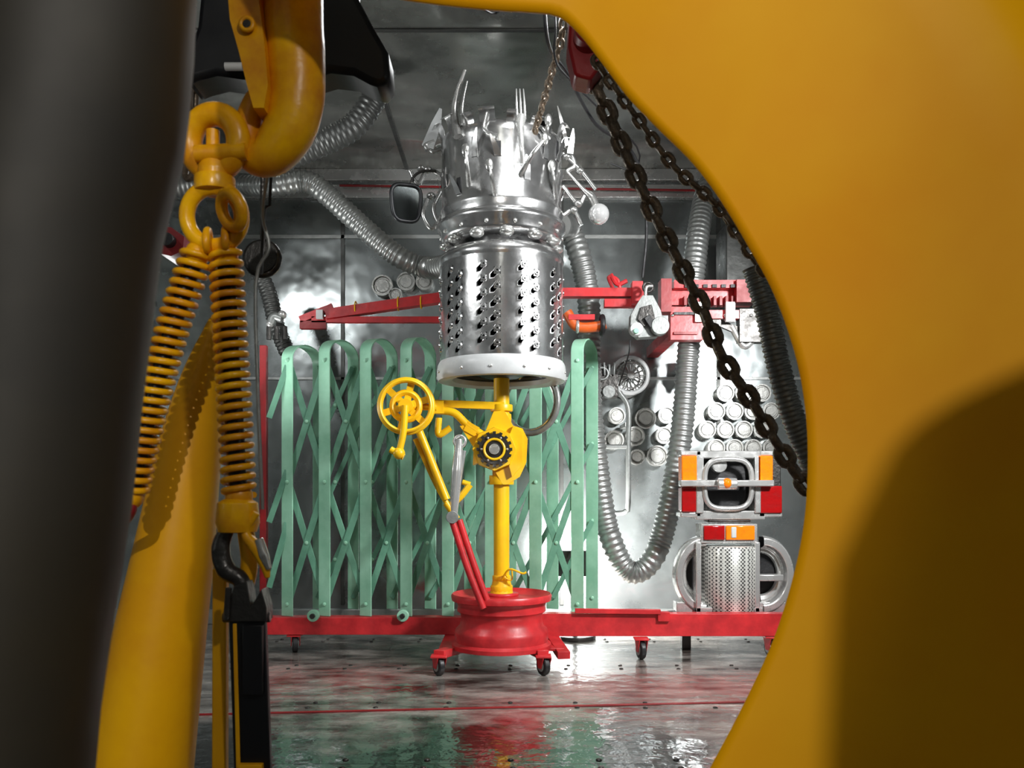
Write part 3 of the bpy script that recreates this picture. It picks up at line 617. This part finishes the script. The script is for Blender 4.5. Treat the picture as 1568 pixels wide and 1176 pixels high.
def shell(cu,side):
    c=S(cu,880,d+.03)
    def arc(R1,yy,sxx=.8): return [c+X*side*px(R1*sxx,d)*math.sin(math.pi*i/24)+Z*px(R1,d)*math.cos(math.pi*i/24)+Y*yy for i in range(25)]
    rws=[[b.bm.verts.new(p) for p in arc(R1,yy)] for R1,yy in ((60,.05),(60,.0),(57,-.02),(46,-.02),(43,.0),(41,.03),(34,.035),(32,.05))]
    b.rings(rws,b.mi('chrome'),caps=False,wrap=False)
    b.poly([c+Y*.06+Z*px(58,d)*math.cos(math.pi*i/24)+X*side*px(46,d)*math.sin(math.pi*i/24) for i in range(25)],.02,'dark')
shell(1080,-1); shell(1168,1)
rr(1160,880,1200,890,d-.0,.05,'chrome'); rr(1036,922,1078,938,d+.02,.08,'chrome'); rr(1160,922,1216,938,d+.02,.08,'chrome')
b.box(S(1114,943,d+.06),(px(180,d),.14,px(10,d)),'dmetal')
b.done()
b=B('steel_shelf_leg',bevel=.003)
zl=S(0,949,3.76).z
for u in (1050,1200): b.box((S(u,0,3.8).x,3.8,zl/2),(.04,.04,zl),'dmetal')
b.done()
b=B('grey_tool_cabinet',bevel=.006); b.box(S(1150,400,4.25),(.28,.3,.35),'dmetal'); b.box(S(1150,400,4.08),(.24,.01,.3),'dgalv'); b.done()
b=B('shadow_blocker',sharp=60)
b.lathe([(0,0),(.21,0),(.22,.03),(.222,.8),(.222,1.0),(.218,1.07),(.20,1.11),(.16,1.13),(.12,1.155),(.11,1.17),(.0,1.175)],(.295,-.36,0),Z,'blocker',40); b.done()  # unseen blocker added behind the camera to cast the shadow on the plate
lp=Vector((.30,4.12,.36))
b=B('work_lamp',bevel=.003,sharp=45)
b.box(lp-Y*.07,(.16,.05,.12),'dmetal'); b.tube([lp-Y*.07,Vector((lp.x,lp.y-.07,.0))],.012,'dmetal'); b.disc(Vector((lp.x,lp.y-.07,.01)),Z,.1,.02,'dmetal'); b.done()

# ------------------------------------------------------------ lights
def light(nm,typ,loc,e,col=(1,1,1),size=.1,target=None,**kw):
    l=bpy.data.lights.new(nm,typ); l.energy=e; l.color=col
    if typ=='AREA': l.size=size
    else: l.shadow_soft_size=size
    for k,v in kw.items(): setattr(l,k,v)
    o=bpy.data.objects.new(nm,l); o.location=loc
    if target is not None: o.rotation_euler=(Vector(target)-Vector(loc)).to_track_quat('-Z','Y').to_euler()
    bpy.context.scene.collection.objects.link(o); return o
light('work_lamp_beam','AREA',lp,42,(1,.99,.97),.14,(.66,4.6,.28))
light('key_spot','SPOT',(1.5,2.0,1.7),285,(.99,1,1),.12,(.1,3.6,.9),spot_size=math.radians(85),spot_blend=.6)
light('side_spot','SPOT',(-1.6,2.2,2.1),46,(.98,1,1),.08,(0,3.8,1.0),spot_size=math.radians(90),spot_blend=.6)
light('rear_lamp','POINT',(-.1,-1.25,1.45),60,(1,.97,.92),.014)
light('hook_spot','SPOT',(.5,-.35,1.6),20,(1,.97,.92),.04,(-.45,.95,.75),spot_size=math.radians(56),spot_blend=.5)  # added spot that brightens the hook and boom arm
light('ceiling_fill_spot','SPOT',(-1.5,3.6,1.0),42,(.98,1,.98),.1,(-.1,2.9,2.39),spot_size=math.radians(110),spot_blend=.8)  # fill light added to brighten the ceiling, not a fixture of the room
light('overhead_fill','AREA',(.2,2.7,2.3),13,(.98,1,1),.3,(.2,2.7,0))  # soft overhead light added for its reflections, not a fixture of the room
w=bpy.data.worlds.new('w'); bpy.context.scene.world=w; w.use_nodes=True; w.node_tree.nodes['Background'].inputs[0].default_value=(.05,.055,.06,1); w.node_tree.nodes['Background'].inputs[1].default_value=.5
# ------------------------------------------------------------ camera
cam=bpy.data.cameras.new('camera'); co=bpy.data.objects.new('camera',cam); bpy.context.scene.collection.objects.link(co)
co.location=(0,0,CH); co.rotation_euler=(math.radians(90),0,0); cam.sensor_width=36; cam.lens=F/1568*36; cam.shift_y=(HV-588)/1568; cam.clip_start=.02
cam.dof.use_dof=True; cam.dof.focus_distance=3.5; cam.dof.aperture_fstop=16
bpy.context.scene.camera=co
bpy.context.scene.view_settings.view_transform='Standard'
